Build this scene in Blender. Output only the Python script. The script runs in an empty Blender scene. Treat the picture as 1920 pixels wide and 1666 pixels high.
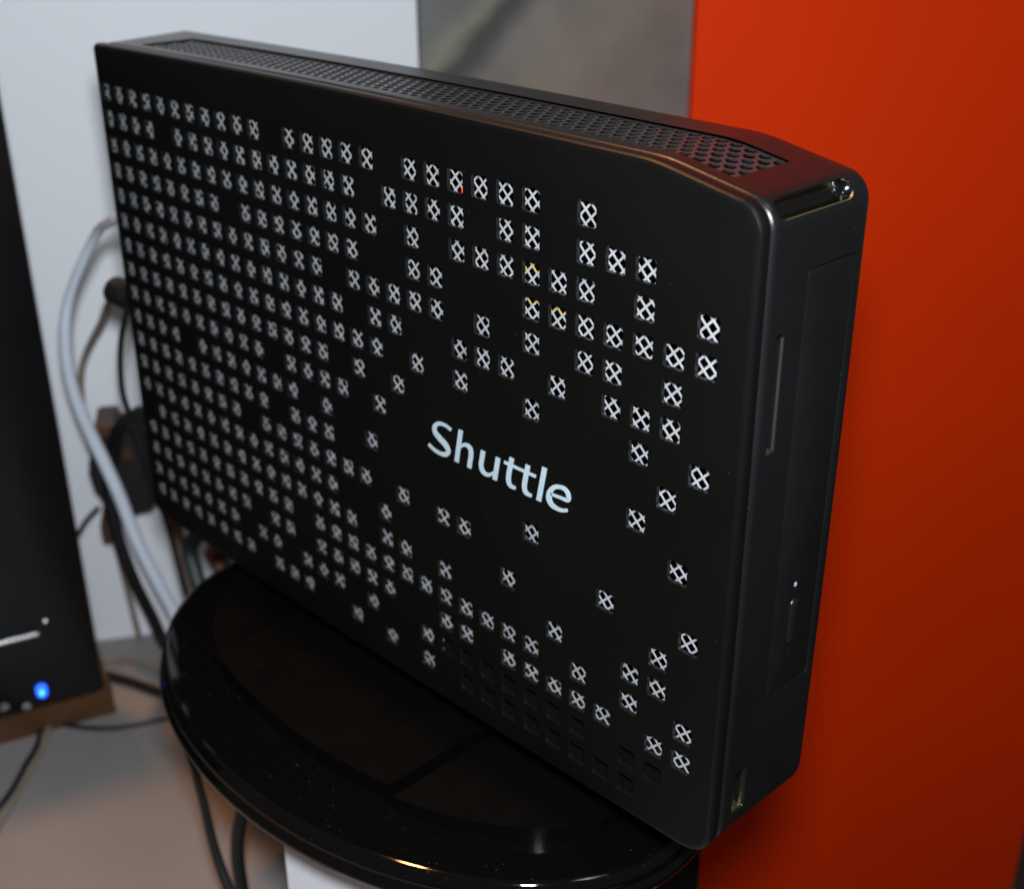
import bpy, bmesh, math, random
import numpy as np
from mathutils import Vector, Matrix
from mathutils.geometry import delaunay_2d_cdt

random.seed(7)
S = bpy.context.scene
COL = S.collection

# ------------------------------------------------------------------ camera
R_RIGHT = Vector((0.69515, 0.71884, -0.00571))
R_DOWN = Vector((0.30603, -0.30312, -0.90248))
R_FWD = Vector((-0.65047, 0.62561, -0.43070))
CAM = Vector((0.37271, -0.18574, 0.06796))
cam = bpy.data.cameras.new('camera')
cam.sensor_fit = 'HORIZONTAL'
cam.sensor_width = 36.0
cam.lens = 44.249
cam.clip_start = 0.01
cam.clip_end = 50
cam.dof.use_dof = True
cam.dof.focus_distance = 0.272
cam.dof.aperture_fstop = 15.5
cam_ob = bpy.data.objects.new('camera', cam)
COL.objects.link(cam_ob)
rot = Matrix((R_RIGHT, -R_DOWN, -R_FWD)).transposed()
cam_ob.matrix_world = Matrix.Translation(CAM) @ rot.to_4x4()
S.camera = cam_ob
S.render.resolution_x, S.render.resolution_y = 1024, 888

# ------------------------------------------------------------------ world
world = bpy.data.worlds.new('World')
S.world = world
world.use_nodes = True
bg = world.node_tree.nodes['Background']
bg.inputs['Color'].default_value = (0.95, 0.90, 0.88, 1)
bg.inputs['Strength'].default_value = 0.055

S.view_settings.view_transform = 'Standard'
S.view_settings.look = 'None'
S.view_settings.exposure = 0.0
S.view_settings.gamma = 1.0
S.render.engine = 'CYCLES'
S.cycles.max_bounces = 8

# ------------------------------------------------------------------ lamps
def look_quat(frm, to):
    return (Vector(to) - Vector(frm)).to_track_quat('-Z', 'Y')

FLASH = CAM + Vector((0, 0, 0.040)) + R_RIGHT * 0.003           # the camera's own flash
fl = bpy.data.lights.new('flash_lamp', 'SPOT')
fl.energy = 9.2
fl.color = (0.90, 0.96, 1.04)
fl.spot_size = math.radians(112)
fl.spot_blend = 0.6
fl.shadow_soft_size = 0.016
fo = bpy.data.objects.new('flash_lamp', fl)
COL.objects.link(fo)
fo.location = FLASH
fo.rotation_mode = 'QUATERNION'
fo.rotation_quaternion = look_quat(FLASH, CAM + R_FWD * 0.55 - R_DOWN * 0.01 + R_RIGHT * 0.05)

WARM = Vector((-0.250, 0.004, 0.90))                       # tungsten lamp high above the desk
wl = bpy.data.lights.new('tungsten_lamp', 'AREA')
wl.shape = 'DISK'
wl.size = 0.07
wl.energy = 5.2
wl.color = (1.0, 0.43, 0.14)
wo = bpy.data.objects.new('tungsten_lamp', wl)
COL.objects.link(wo)
wo.location = WARM
wo.rotation_mode = 'QUATERNION'
wo.rotation_quaternion = look_quat(WARM, (0.0, 0.0, -0.2))

cl = bpy.data.lights.new('ceiling_lamp', 'AREA')            # neutral ceiling light of the hall
cl.shape = 'RECTANGLE'
cl.size, cl.size_y = 0.14, 0.26
cl.energy = 1.5
cl.color = (0.92, 0.97, 1.0)
co = bpy.data.objects.new('ceiling_lamp', cl)
COL.objects.link(co)
co.location = (0.80, 0.00, 1.12)
co.rotation_mode = 'QUATERNION'
co.rotation_quaternion = look_quat(co.location, (0.2, 0.0, -0.05))

# ------------------------------------------------------------------ materials
def mat(name, base, rough=0.5, metal=0.0, var=0.0, vscale=40.0, bump=0.0, bscale=200.0,
        spec=0.5, coat=0.0, emit=None, estr=0.0, dust=None, rvar=0.0):
    m = bpy.data.materials.new(name)
    m.use_nodes = True
    nt = m.node_tree
    b = nt.nodes['Principled BSDF']
    b.inputs['Base Color'].default_value = (*base, 1)
    b.inputs['Roughness'].default_value = rough
    b.inputs['Metallic'].default_value = metal
    b.inputs['Specular IOR Level'].default_value = spec
    b.inputs['Coat Weight'].default_value = coat
    b.inputs['Coat Roughness'].default_value = 0.05
    if emit:
        b.inputs['Emission Color'].default_value = (*emit, 1)
        b.inputs['Emission Strength'].default_value = estr
    tc = nt.nodes.new('ShaderNodeTexCoord')
    csock = None
    if var > 0 or rvar > 0:
        n = nt.nodes.new('ShaderNodeTexNoise')
        n.inputs['Scale'].default_value = vscale
        n.inputs['Detail'].default_value = 5
        nt.links.new(tc.outputs['Object'], n.inputs['Vector'])
        if var > 0:
            r = nt.nodes.new('ShaderNodeValToRGB')
            r.color_ramp.elements[0].position = 0.3
            r.color_ramp.elements[1].position = 0.7
            r.color_ramp.elements[0].color = (*[c * (1 - var) for c in base], 1)
            r.color_ramp.elements[1].color = (*[min(1, c * (1 + var)) for c in base], 1)
            nt.links.new(n.outputs['Fac'], r.inputs['Fac'])
            csock = r.outputs['Color']
        if rvar > 0:
            mr = nt.nodes.new('ShaderNodeMapRange')
            mr.inputs['To Min'].default_value = rough * (1 - rvar)
            mr.inputs['To Max'].default_value = rough * (1 + rvar)
            nt.links.new(n.outputs['Fac'], mr.inputs['Value'])
            nt.links.new(mr.outputs['Result'], b.inputs['Roughness'])
    if dust:
        dscale, dthr, dcol = dust
        v = nt.nodes.new('ShaderNodeTexVoronoi')
        v.inputs['Scale'].default_value = dscale
        nt.links.new(tc.outputs['Object'], v.inputs['Vector'])
        n2 = nt.nodes.new('ShaderNodeTexNoise')
        n2.inputs['Scale'].default_value = dscale * 0.11
        n2.inputs['Detail'].default_value = 3
        nt.links.new(tc.outputs['Object'], n2.inputs['Vector'])
        mul = nt.nodes.new('ShaderNodeMath'); mul.operation = 'MULTIPLY'
        nt.links.new(n2.outputs['Fac'], mul.inputs[0]); mul.inputs[1].default_value = dthr * 2
        lt = nt.nodes.new('ShaderNodeMath'); lt.operation = 'LESS_THAN'
        nt.links.new(v.outputs['Distance'], lt.inputs[0]); nt.links.new(mul.outputs[0], lt.inputs[1])
        wn = nt.nodes.new('ShaderNodeTexWhiteNoise')
        nt.links.new(v.outputs['Position'], wn.inputs['Vector'])
        gt = nt.nodes.new('ShaderNodeMath'); gt.operation = 'POWER'
        nt.links.new(wn.outputs['Value'], gt.inputs[0]); gt.inputs[1].default_value = 6.0
        ml = nt.nodes.new('ShaderNodeMath'); ml.operation = 'MULTIPLY'
        nt.links.new(gt.outputs[0], ml.inputs[0]); nt.links.new(lt.outputs[0], ml.inputs[1])
        mx = nt.nodes.new('ShaderNodeMix'); mx.data_type = 'RGBA'
        nt.links.new(ml.outputs[0], mx.inputs['Factor'])
        if csock: nt.links.new(csock, mx.inputs['A'])
        else: mx.inputs['A'].default_value = (*base, 1)
        mx.inputs['B'].default_value = (*dcol, 1)
        csock = mx.outputs['Result']
    if csock:
        nt.links.new(csock, b.inputs['Base Color'])
    if bump > 0:
        nb = nt.nodes.new('ShaderNodeTexNoise')
        nb.inputs['Scale'].default_value = bscale
        nb.inputs['Detail'].default_value = 4
        nt.links.new(tc.outputs['Object'], nb.inputs['Vector'])
        bp = nt.nodes.new('ShaderNodeBump')
        bp.inputs['Strength'].default_value = bump
        bp.inputs['Distance'].default_value = 0.001
        nt.links.new(nb.outputs['Fac'], bp.inputs['Height'])
        nt.links.new(bp.outputs['Normal'], b.inputs['Normal'])
    return m

M = {
    'panel': mat('panel_plastic', (0.0017, 0.0017, 0.0014), 0.5, spec=0.2, var=0.15, vscale=25, rvar=0.15, bump=0.05, bscale=2500, dust=(420, 0.05, (0.05, 0.05, 0.045))),
    'rim': mat('opening_rim', (0.005, 0.005, 0.0048), 0.35, spec=0.5, var=0.15),
    'edge': mat('panel_edge', (0.003, 0.003, 0.003), 0.40, spec=0.32, var=0.15, vscale=25, bump=0.05, bscale=2500),
    'case': mat('case_plastic', (0.0060, 0.0061, 0.0064), 0.32, spec=0.5, var=0.15, vscale=30, rvar=0.22, bump=0.06, bscale=2500, dust=(420, 0.05, (0.06, 0.06, 0.06))),
    'grille': mat('grille_plastic', (0.030, 0.030, 0.033), 0.30, spec=0.5, var=0.1),
    'steel': mat('galvanised_steel', (0.43, 0.435, 0.44), 0.42, metal=0.25, var=0.15, vscale=160, spec=0.5),
    'yellow': mat('mesh_yellow', (0.46, 0.32, 0.06), 0.5, var=0.2, vscale=400),
    'print': mat('lettering_print', (0.40, 0.49, 0.53), 0.5, var=0.06, vscale=600),
    'gloss': mat('button_gloss', (0.0014, 0.0014, 0.0011), 0.17, spec=1.0, var=0.2, coat=0.6),
    'bar_reflection': mat('button_reflection', (0.30, 0.24, 0.10), 0.35, metal=0.6, var=0.1),
    'pit': mat('recess_black', (0.003, 0.003, 0.003), 0.6, spec=0.15, var=0.2),
    'slotglint': mat('slot_highlight', (0.028, 0.027, 0.024), 0.3, spec=0.5, var=0.2),
    'brass': mat('port_metal', (0.72, 0.62, 0.42), 0.28, metal=1.0, var=0.2, vscale=300),
    'piano': mat('piano_black', (0.0020, 0.0020, 0.0019), 0.05, spec=0.5, rvar=0.4, vscale=60, dust=(620, 0.09, (0.09, 0.087, 0.08))),
    'deck': mat('deck_black', (0.0022, 0.0022, 0.0021), 0.26, spec=0.22, rvar=0.3, vscale=70, bump=0.05, bscale=1200, dust=(480, 0.06, (0.07, 0.068, 0.062))),
    'rubber': mat('black_rubber', (0.006, 0.006, 0.007), 0.5, var=0.2),
    'cablewhite': mat('white_cable_sheath', (0.66, 0.74, 0.84), 0.4, var=0.05),
    'cablebrown': mat('grey_cable_sheath', (0.22, 0.18, 0.13), 0.55, var=0.15),
    'wall': mat('wall_paint', (0.77, 0.79, 0.81), 0.7, var=0.025, vscale=6, bump=0.08, bscale=350),
    'orange': mat('orange_paint', (0.90, 0.042, 0.0002), 0.5, spec=0.2, var=0.05, vscale=5, bump=0.06, bscale=300),
    'desk': mat('desk_laminate', (0.235, 0.222, 0.212), 0.55, spec=0.3, var=0.10, vscale=14, bump=0.05, bscale=250),
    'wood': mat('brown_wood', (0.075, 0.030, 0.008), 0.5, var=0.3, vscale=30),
    'monitor': mat('monitor_plastic', (0.0045, 0.0045, 0.005), 0.28, spec=0.4, var=0.2),
    'screen': mat('monitor_screen', (0.004, 0.007, 0.009), 0.35, spec=0.35, var=0.1),
    'activity': mat('activity_lens', (0.25, 0.25, 0.26), 0.25, var=0.1),
    'chrome': mat('chrome_trim', (0.75, 0.74, 0.72), 0.18, metal=1.0, var=0.05),
    'whitebox': mat('white_plastic', (0.78, 0.79, 0.80), 0.5, var=0.03, vscale=20),
    'greyside': mat('grey_plastic', (0.42, 0.44, 0.47), 0.5, var=0.05, vscale=20),
    'blackbox': mat('black_paint', (0.0012, 0.0012, 0.0012), 0.6, spec=0.12, var=0.2),
    'floor': mat('floor_carpet', (0.05, 0.045, 0.04), 0.9, var=0.3, vscale=60, bump=0.3, bscale=400),
    'red': mat('red_sheath', (0.09, 0.012, 0.007), 0.5, var=0.2),
    'teal': mat('teal_sheath', (0.018, 0.032, 0.036), 0.5, var=0.2),
    'beige': mat('beige_plug', (0.25, 0.18, 0.13), 0.5, var=0.1),
    'outlet': mat('orange_brown_plastic', (0.055, 0.024, 0.009), 0.5, var=0.3, vscale=60),
    'led_red': mat('led_red', (0.8, 0.02, 0.02), 0.3, var=0.05, emit=(1.0, 0.03, 0.03), estr=0.9),
    'led_amber': mat('led_amber', (0.35, 0.24, 0.03), 0.3, var=0.05, emit=(1.0, 0.65, 0.08), estr=0.15),
    'led_blue': mat('led_blue', (0.02, 0.05, 0.9), 0.3, var=0.05, emit=(0.02, 0.10, 1.0), estr=3.0),
    'led_core': mat('led_blue_core', (0.1, 0.6, 1.0), 0.3, var=0.05, emit=(0.05, 0.75, 1.0), estr=2.2),
}

# brownish panel; its soft diagonal streaks are reflections painted into the colour
def streak_reflection():
    m = bpy.data.materials.new('taupe_panel_painted_reflection'); m.use_nodes = True
    nt = m.node_tree; b = nt.nodes['Principled BSDF']
    L = nt.links.new
    tc = nt.nodes.new('ShaderNodeTexCoord')
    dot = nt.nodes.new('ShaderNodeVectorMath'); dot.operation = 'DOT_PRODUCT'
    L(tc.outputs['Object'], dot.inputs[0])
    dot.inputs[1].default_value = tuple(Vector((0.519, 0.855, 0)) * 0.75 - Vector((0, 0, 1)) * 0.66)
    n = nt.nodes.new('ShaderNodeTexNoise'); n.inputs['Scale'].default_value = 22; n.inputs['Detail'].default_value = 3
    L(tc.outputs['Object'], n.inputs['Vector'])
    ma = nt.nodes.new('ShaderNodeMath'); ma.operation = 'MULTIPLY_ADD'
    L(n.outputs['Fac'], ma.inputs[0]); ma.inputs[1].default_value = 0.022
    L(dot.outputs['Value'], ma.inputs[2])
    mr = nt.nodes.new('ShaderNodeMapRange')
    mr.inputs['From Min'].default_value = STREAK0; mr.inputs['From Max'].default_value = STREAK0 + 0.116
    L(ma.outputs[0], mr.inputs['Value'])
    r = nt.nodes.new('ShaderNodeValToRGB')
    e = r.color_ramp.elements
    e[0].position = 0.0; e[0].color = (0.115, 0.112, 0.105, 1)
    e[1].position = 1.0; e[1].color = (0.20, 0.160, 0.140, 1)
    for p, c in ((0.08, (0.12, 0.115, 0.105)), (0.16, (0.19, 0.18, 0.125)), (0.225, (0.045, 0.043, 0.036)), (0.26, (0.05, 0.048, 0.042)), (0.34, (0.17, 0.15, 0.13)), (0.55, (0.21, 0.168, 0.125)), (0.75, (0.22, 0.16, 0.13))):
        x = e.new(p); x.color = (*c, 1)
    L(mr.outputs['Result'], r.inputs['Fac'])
    n2 = nt.nodes.new('ShaderNodeTexNoise'); n2.inputs['Scale'].default_value = 35; n2.inputs['Detail'].default_value = 4
    L(tc.outputs['Object'], n2.inputs['Vector'])
    mx = nt.nodes.new('ShaderNodeMix'); mx.data_type = 'RGBA'; mx.blend_type = 'SOFT_LIGHT'
    mx.inputs['Factor'].default_value = 0.5
    L(r.outputs['Color'], mx.inputs['A']); L(n2.outputs['Fac'], mx.inputs['B'])
    L(mx.outputs['Result'], b.inputs['Base Color'])
    b.inputs['Roughness'].default_value = 0.5
    return m
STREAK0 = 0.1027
M['streak_reflection'] = streak_reflection()

# ------------------------------------------------------------------ object helpers
def tag(o, label=None, cat=None, group=None, kind=None):
    if label: o['label'] = label
    if cat: o['category'] = cat
    if group: o['group'] = group
    if kind: o['kind'] = kind
    return o

def empty(name, loc, label, cat, group=None):
    o = bpy.data.objects.new(name, None)
    o.empty_display_size = 0.01
    COL.objects.link(o)
    o.location = loc
    return tag(o, label, cat, group)

def link(name, me, material, parent=None, smooth=False):
    o = bpy.data.objects.new(name, me)
    COL.objects.link(o)
    ms = material if isinstance(material, (list, tuple)) else [material]
    for m in ms: me.materials.append(m)
    if parent:
        o.parent = parent
        base = Vector((0, 0, 0)); p = parent
        while p: base += p.location; p = p.parent
        me.transform(Matrix.Translation(-base))           # meshes are written in scene coordinates
    if smooth:
        me.polygons.foreach_set('use_smooth', [True] * len(me.polygons))
        me.set_sharp_from_angle(angle=math.radians(38))
    me.update()
    return o

def pydata(name, verts, faces, material, parent=None, smooth=False):
    me = bpy.data.meshes.new(name)
    me.from_pydata([tuple(v) for v in verts], [], faces)
    me.validate()
    return link(name, me, material, parent, smooth)

def bm_obj(name, bm, material, parent=None, smooth=False):
    bmesh.ops.recalc_face_normals(bm, faces=bm.faces)
    me = bpy.data.meshes.new(name)
    bm.to_mesh(me); bm.free()
    return link(name, me, material, parent, smooth)

def prism(name, poly, z0, z1, material, parent=None, bevel=0.0, smooth=True, segs=3):
    """upright prism over a plan polygon with rounded edges"""
    bm = bmesh.new()
    a = [bm.verts.new((x, y, z0)) for x, y in poly]
    b = [bm.verts.new((x, y, z1)) for x, y in poly]
    bm.faces.new(a[::-1]); bm.faces.new(b)
    n = len(poly)
    for i in range(n): bm.faces.new((a[i], a[(i + 1) % n], b[(i + 1) % n], b[i]))
    if bevel > 0:
        es = [e for e in bm.edges if e.calc_face_angle(0) > math.radians(30)]
        bmesh.ops.bevel(bm, geom=es, offset=bevel, segments=segs, profile=0.5, affect='EDGES', clamp_overlap=True)
    return bm_obj(name, bm, material, parent, smooth)

def catmull(pts, n=8):
    pts = [Vector(p) for p in pts]
    P = [pts[0] * 2 - pts[1]] + pts + [pts[-1] * 2 - pts[-2]]
    out = []
    for i in range(1, len(P) - 2):
        for k in range(n):
            t = k / n
            p0, p1, p2, p3 = P[i - 1], P[i], P[i + 1], P[i + 2]
            out.append(0.5 * ((2 * p1) + (-p0 + p2) * t + (2 * p0 - 5 * p1 + 4 * p2 - p3) * t * t + (-p0 + 3 * p1 - 3 * p2 + p3) * t ** 3))
    out.append(pts[-1])
    return out

def tube(name, pts, r, material, parent=None, seg=12, sub=8):
    path = catmull(pts, sub)
    rr = r if callable(r) else (lambda t: r)
    verts, faces = [], []
    up = Vector((0, 0, 1))
    t0 = (path[1] - path[0]).normalized()
    nrm = t0.cross(up)
    if nrm.length < 1e-3: nrm = t0.cross(Vector((1, 0, 0)))
    nrm.normalize()
    for i, p in enumerate(path):
        t = (path[min(i + 1, len(path) - 1)] - path[max(i - 1, 0)]).normalized()
        nrm = (nrm - t * nrm.dot(t)).normalized()
        bn = t.cross(nrm)
        rad = rr(i / (len(path) - 1))
        for k in range(seg):
            a = 2 * math.pi * k / seg
            verts.append(p + (nrm * math.cos(a) + bn * math.sin(a)) * rad)
    for i in range(len(path) - 1):
        for k in range(seg):
            a, b = i * seg + k, i * seg + (k + 1) % seg
            faces.append((a, b, b + seg, a + seg))
    faces.append(tuple(range(seg))[::-1])
    faces.append(tuple(range((len(path) - 1) * seg, len(path) * seg)))
    return pydata(name, verts, faces, material, parent, True)

def lathe(name, prof, centre, material, parent=None, seg=144):
    verts, faces = [], []
    for r, z in prof:
        for k in range(seg):
            a = 2 * math.pi * k / seg
            verts.append((centre[0] + r * math.cos(a), centre[1] + r * math.sin(a), z))
    n = len(prof)
    for i in range(n - 1):
        for k in range(seg):
            a, b = i * seg + k, i * seg + (k + 1) % seg
            faces.append((a, a + seg, b + seg, b))
    faces.append(tuple(range(seg)))
    faces.append(tuple(range((n - 1) * seg, n * seg))[::-1])
    return pydata(name, verts, faces, material, parent, True)

def capsule(name, p0, p1, r, material, parent=None, seg=20, squash=1.0, nrm=None):
    """round bar with hemispherical ends"""
    p0, p1 = Vector(p0), Vector(p1)
    t = (p1 - p0).normalized()
    nrm = Vector(nrm).normalized() if nrm else t.orthogonal().normalized()
    bn = t.cross(nrm)
    rings = []
    for k in range(7):
        a = math.pi / 2 * (1 - k / 6)
        rings.append((p0 - t * r * math.sin(a), r * math.cos(a)))
    for k in range(7):
        a = math.pi / 2 * k / 6
        rings.append((p1 + t * r * math.sin(a), r * math.cos(a)))
    verts, faces = [], []
    for c, rad in rings:
        rad = max(rad, 1e-5)
        for k in range(seg):
            a = 2 * math.pi * k / seg
            verts.append(c + nrm * math.cos(a) * rad * squash + bn * math.sin(a) * rad)
    for i in range(len(rings) - 1):
        for k in range(seg):
            a, b = i * seg + k, i * seg + (k + 1) % seg
            faces.append((a, b, b + seg, a + seg))
    faces.append(tuple(range(seg))[::-1]); faces.append(tuple(range((len(rings) - 1) * seg, len(rings) * seg)))
    return pydata(name, verts, faces, material, parent, True)

def offset_poly(poly, d):
    """inset a counter-clockwise polygon by d"""
    n = len(poly); out = []
    for i in range(n):
        p0, p1, p2 = Vector(poly[i - 1]), Vector(poly[i]), Vector(poly[(i + 1) % n])
        e1, e2 = (p1 - p0).normalized(), (p2 - p1).normalized()
        n1, n2 = Vector((-e1.y, e1.x)), Vector((-e2.y, e2.x))
        m = (n1 + n2)
        m = m / max(0.3, m.dot(n1)) if m.length > 1e-6 else n1
        out.append(tuple(p1 + m * d))
    return out

def cdt_plate(outer, holes):
    """triangulate a polygon with holes -> verts2d, tris, (outer loop, hole loops as indices)"""
    vs = [Vector(p) for p in outer]
    es = [(i, (i + 1) % len(outer)) for i in range(len(outer))]
    loops = [list(range(len(outer)))]
    for h in holes:
        s = len(vs)
        vs += [Vector(p) for p in h]
        es += [(s + i, s + (i + 1) % len(h)) for i in range(len(h))]
        loops.append(list(range(s, s + len(h))))
    v, e, f, ov, oe, of = delaunay_2d_cdt(vs, es, [], 0, 1e-7)
    remap = {}
    for i, src in enumerate(ov):
        for s_ in src: remap.setdefault(s_, i)
    loops = [[remap[i] for i in l] for l in loops]
    T = np.array([tuple(t) for t in f])
    X = np.array([(p.x, p.y) for p in v])
    c = X[T].mean(1)
    def inside(poly):
        q = np.array(poly); r = np.zeros(len(c), bool)
        for (x0, y0), (x1, y1) in zip(q, np.roll(q, -1, 0)):
            if y0 == y1: continue
            r ^= ((c[:, 1] < y0) != (c[:, 1] < y1)) & (c[:, 0] < x0 + (c[:, 1] - y0) * (x1 - x0) / (y1 - y0))
        return r
    keep = inside(outer)
    for h in holes: keep &= ~inside(h)
    tris = []
    for t in T[keep].tolist():
        A, B, C3 = v[t[0]], v[t[1]], v[t[2]]
        if (B - A).cross(C3 - A) < 0: t.reverse()
        tris.append(tuple(t))
    return v, tris, loops

LIP_FACES = [0, 0, 0]

def plate(name, outer, holes, depth, to3d, material, parent=None, lip=None):
    """solid plate with real openings; to3d(u, v, d) maps plan + depth to space.
    lip: list of (inset, depth) rings that carry the outer edge backwards"""
    v, tris, loops = cdt_plate(outer, holes)
    n = len(v)
    verts = [to3d(p.x, p.y, 0.0) for p in v] + [to3d(p.x, p.y, depth) for p in v]
    faces = [t for t in tris] + [tuple(i + n for i in reversed(t)) for t in tris]
    LIP_FACES[2] = len(faces)
    for l in loops[1:]:
        m = len(l)
        for i in range(m):
            a, b = l[i], l[(i + 1) % m]
            faces.append((b, a, a + n, b + n))
    l = loops[0]; m = len(l)
    ring = list(l)
    LIP_FACES[0] = len(faces)
    if lip:
        for ins, d in lip:
            po = offset_poly(outer, ins)
            s = len(verts)
            verts += [to3d(x, y, d) for x, y in po]
            new = list(range(s, s + m))
            for i in range(m):
                j = (i + 1) % m
                faces.append((ring[i], new[i], new[j], ring[j]))
            ring = new
    LIP_FACES[1] = len(faces)
    for i in range(m):
        j = (i + 1) % m
        faces.append((ring[i], l[i] + n, l[j] + n, ring[j]))
    bm = bmesh.new()
    me = bpy.data.meshes.new(name)
    me.from_pydata([tuple(p) for p in verts], [], faces)
    me.validate()
    bm.from_mesh(me)
    bmesh.ops.recalc_face_normals(bm, faces=bm.faces)
    bm.to_mesh(me); bm.free()
    return link(name, me, material, parent, True)

def rrect(x0, y0, x1, y1, r, n=3):
    out = []
    for cx, cy, a0 in ((x1 - r, y1 - r, 0), (x0 + r, y1 - r, 90), (x0 + r, y0 + r, 180), (x1 - r, y0 + r, 270)):
        for k in range(n + 1):
            a = math.radians(a0 + 90 * k / n)
            out.append((cx + r * math.cos(a), cy + r * math.sin(a)))
    return out

# ================================================================== THE ROOM
W0 = Vector((-0.165, 0.0373, 0.0)); WD = Vector((0.519, 0.855, 0)); WN = Vector((0.855, -0.519, 0))
FLOOR_Z = -1.05
DESK_Z = -0.300

def wall_slab(name, s0, s1, z0, z1, proud, thick, material, label, cat, bevel=0.002):
    p = [W0 + WD * s0 + WN * (proud - thick), W0 + WD * s0 + WN * proud,
         W0 + WD * s1 + WN * proud, W0 + WD * s1 + WN * (proud - thick)]
    o = prism(name, [(q.x, q.y) for q in p], z0, z1, material, None, bevel)
    return tag(o, label, cat)

wall_slab('wall', -1.2, 0.1755, FLOOR_Z, 0.13, 0.0, 0.03, M['wall'], 'plain pale grey partition wall behind the desk and cables', 'wall')
wall_slab('wall_panel', 0.1765, 0.3040, FLOOR_Z, 0.60, 0.0, 0.03, M['streak_reflection'], 'taupe panel with a painted dark diagonal reflection between grey wall and orange panel', 'panel')
wall_slab('orange_panel', 0.3050, 0.5760, FLOOR_Z, 0.60, 0.002, 0.03, M['orange'], 'plain bright orange red panel behind the right of the black computer', 'panel')
fl_ = prism('floor', [(-3, -3), (3, -3), (3, 3), (-3, 3)], FLOOR_Z - 0.1, FLOOR_Z, M['floor'])
tag(fl_, kind='structure')

# desk: its back edge runs along the wall
E0 = Vector((0.222, 0.0725, 0))                             # a point on its right-hand edge
def deskpt(along, out):
    """along: from the right-hand end to the left; out: from the wall towards the camera"""
    back = E0 - WN * (E0 - W0).dot(WN)
    return back - WD * along + WN * (out + 0.0015)
dp = [deskpt(0, 0), deskpt(0.9, 0), deskpt(0.9, 0.55), deskpt(0, 0.55)]
desk = empty('desk', (deskpt(0.45, 0.28).x, deskpt(0.45, 0.28).y, FLOOR_Z), 'pale tan laminate desk with cables lying on it, against the grey wall', 'desk')
prism('desk_top', [(p.x, p.y) for p in dp], DESK_Z - 0.025, DESK_Z, M['desk'], desk, 0.002)
for a, o_ in ((0.05, 0.05), (0.85, 0.05), (0.85, 0.50), (0.05, 0.50)):
    c = deskpt(a, o_)
    prism('leg', [(c.x + dx, c.y + dy) for dx, dy in ((-.02, -.02), (.02, -.02), (.02, .02), (-.02, .02))], FLOOR_Z, DESK_Z - 0.025, M['blackbox'], desk, 0.003)

# ================================================================== THE COMPUTER
P = 0.0081                                                  # pitch of the openings
PC = empty('mini_pc', (0.12, 0.02, -0.150), 'slim black desktop computer standing upright, front dotted with square vents', 'computer')

def ztop(x):
    base = 0.0137 + 0.0009 * math.sin(math.pi * max(0, min(1, (x + 0.005) / 0.22)))
    if x <= 0.2135: return base
    if x <= 0.2225: return base - 0.21 * (x - 0.2135) ** 2 / 0.018
    return base - 0.21 * (0.0045 + x - 0.2225)

def outline():
    pts = []
    # bottom edge, left to right (the bottom rises very slightly to the right)
    xl_b, xl_t = -0.0074, -0.0050
    c = (xl_b + 0.0052, -0.1448)
    for k in range(7):
        a = math.radians(180 + 90 * k / 6)
        pts.append((c[0] + 0.0052 * math.cos(a), c[1] + 0.0052 * math.sin(a)))
    for x in (0.02, 0.06, 0.10, 0.14, 0.18, 0.21):
        pts.append((x, -0.1500 + 0.0040 * (max(0, (x - 0.05)) / 0.185) ** 1.4))
    r = 0.0085; xr = 0.2442
    c = (xr - r, -0.1458 + r)
    for k in range(9):
        a = math.radians(270 + 90 * k / 8)
        pts.append((c[0] + r * math.cos(a), c[1] + r * math.sin(a)))
    pts += [(0.2447, -0.09), (0.2449, -0.045)]
    # side up into the shoulder
    r = 0.0066; c = (0.2449 - r, 0.0032)
    a1 = 76
    for k in range(11):
        a = math.radians(a1 * k / 10)
        pts.append((c[0] + r * math.cos(a), c[1] + r * math.sin(a)))
    xs = pts[-1][0]; dz = pts[-1][1] - ztop(xs)
    for x in (0.236, 0.232, 0.228, 0.2245, 0.2225, 0.2205, 0.2185, 0.2165, 0.2150, 0.2135, 0.205, 0.19, 0.17, 0.15, 0.13, 0.11, 0.09, 0.07, 0.05, 0.03, 0.015, 0.010, 0.005):
        w = max(0.0, (x - 0.215) / (xs - 0.215))
        pts.append((x, ztop(x) + dz * w))
    r = 0.0022; c = (xl_t + r, ztop(-0.003) - r)
    for k in range(5):
        a = math.radians(90 + 90 * k / 4)
        pts.append((c[0] + r * math.cos(a), c[1] + r * math.sin(a)))
    pts.append((-0.0062, -0.07))
    return pts
OUT = outline()

# which grid cells of the front are open
ROWS = {
 0: '0-10,12-16,18-23,25', 1: '0-3,5-15,17-20,22,23,25-27', 2: '0-16,18,20-25,27,29',
 3: '0-7,9-15,18,19,23-29', 4: '0-13,15-19,21,23,25,26,28', 5: '0-14,16,17,20-22,24,26-28',
 6: '0-16,18,20,23,27,29', 7: '0-13,15,17,28', 8: '0-9,11-14,16,27', 9: '0-3,5-11,13,15.45,28.5',
 10: '0-9,11-13,23', 11: '0-7,9-15,17,19,20,26,29', 12: '0-13,16,22,28', 13: '1-14,16,17,19,24,27,28',
 14: '0-10,12-23,25,27,29', 15: '0-7,9,10,12-16,19,20,22-26,28,29', 16: '0-6,8,9,11-13,15,18-25,27,28',
 17: '0-7,9-11,14,16,18,20-27',
}
CELLS = []
for r_, s_ in ROWS.items():
    for part in s_.split(','):
        if '-' in part:
            a_, b_ = part.split('-')
            CELLS += [(float(c_), r_) for c_ in range(int(a_), int(b_) + 1)]
        else:
            CELLS.append((float(part), r_ + (0.5 if part == '15.45' else 0)))
HALF = 0.00268
HOLES = []
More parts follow.
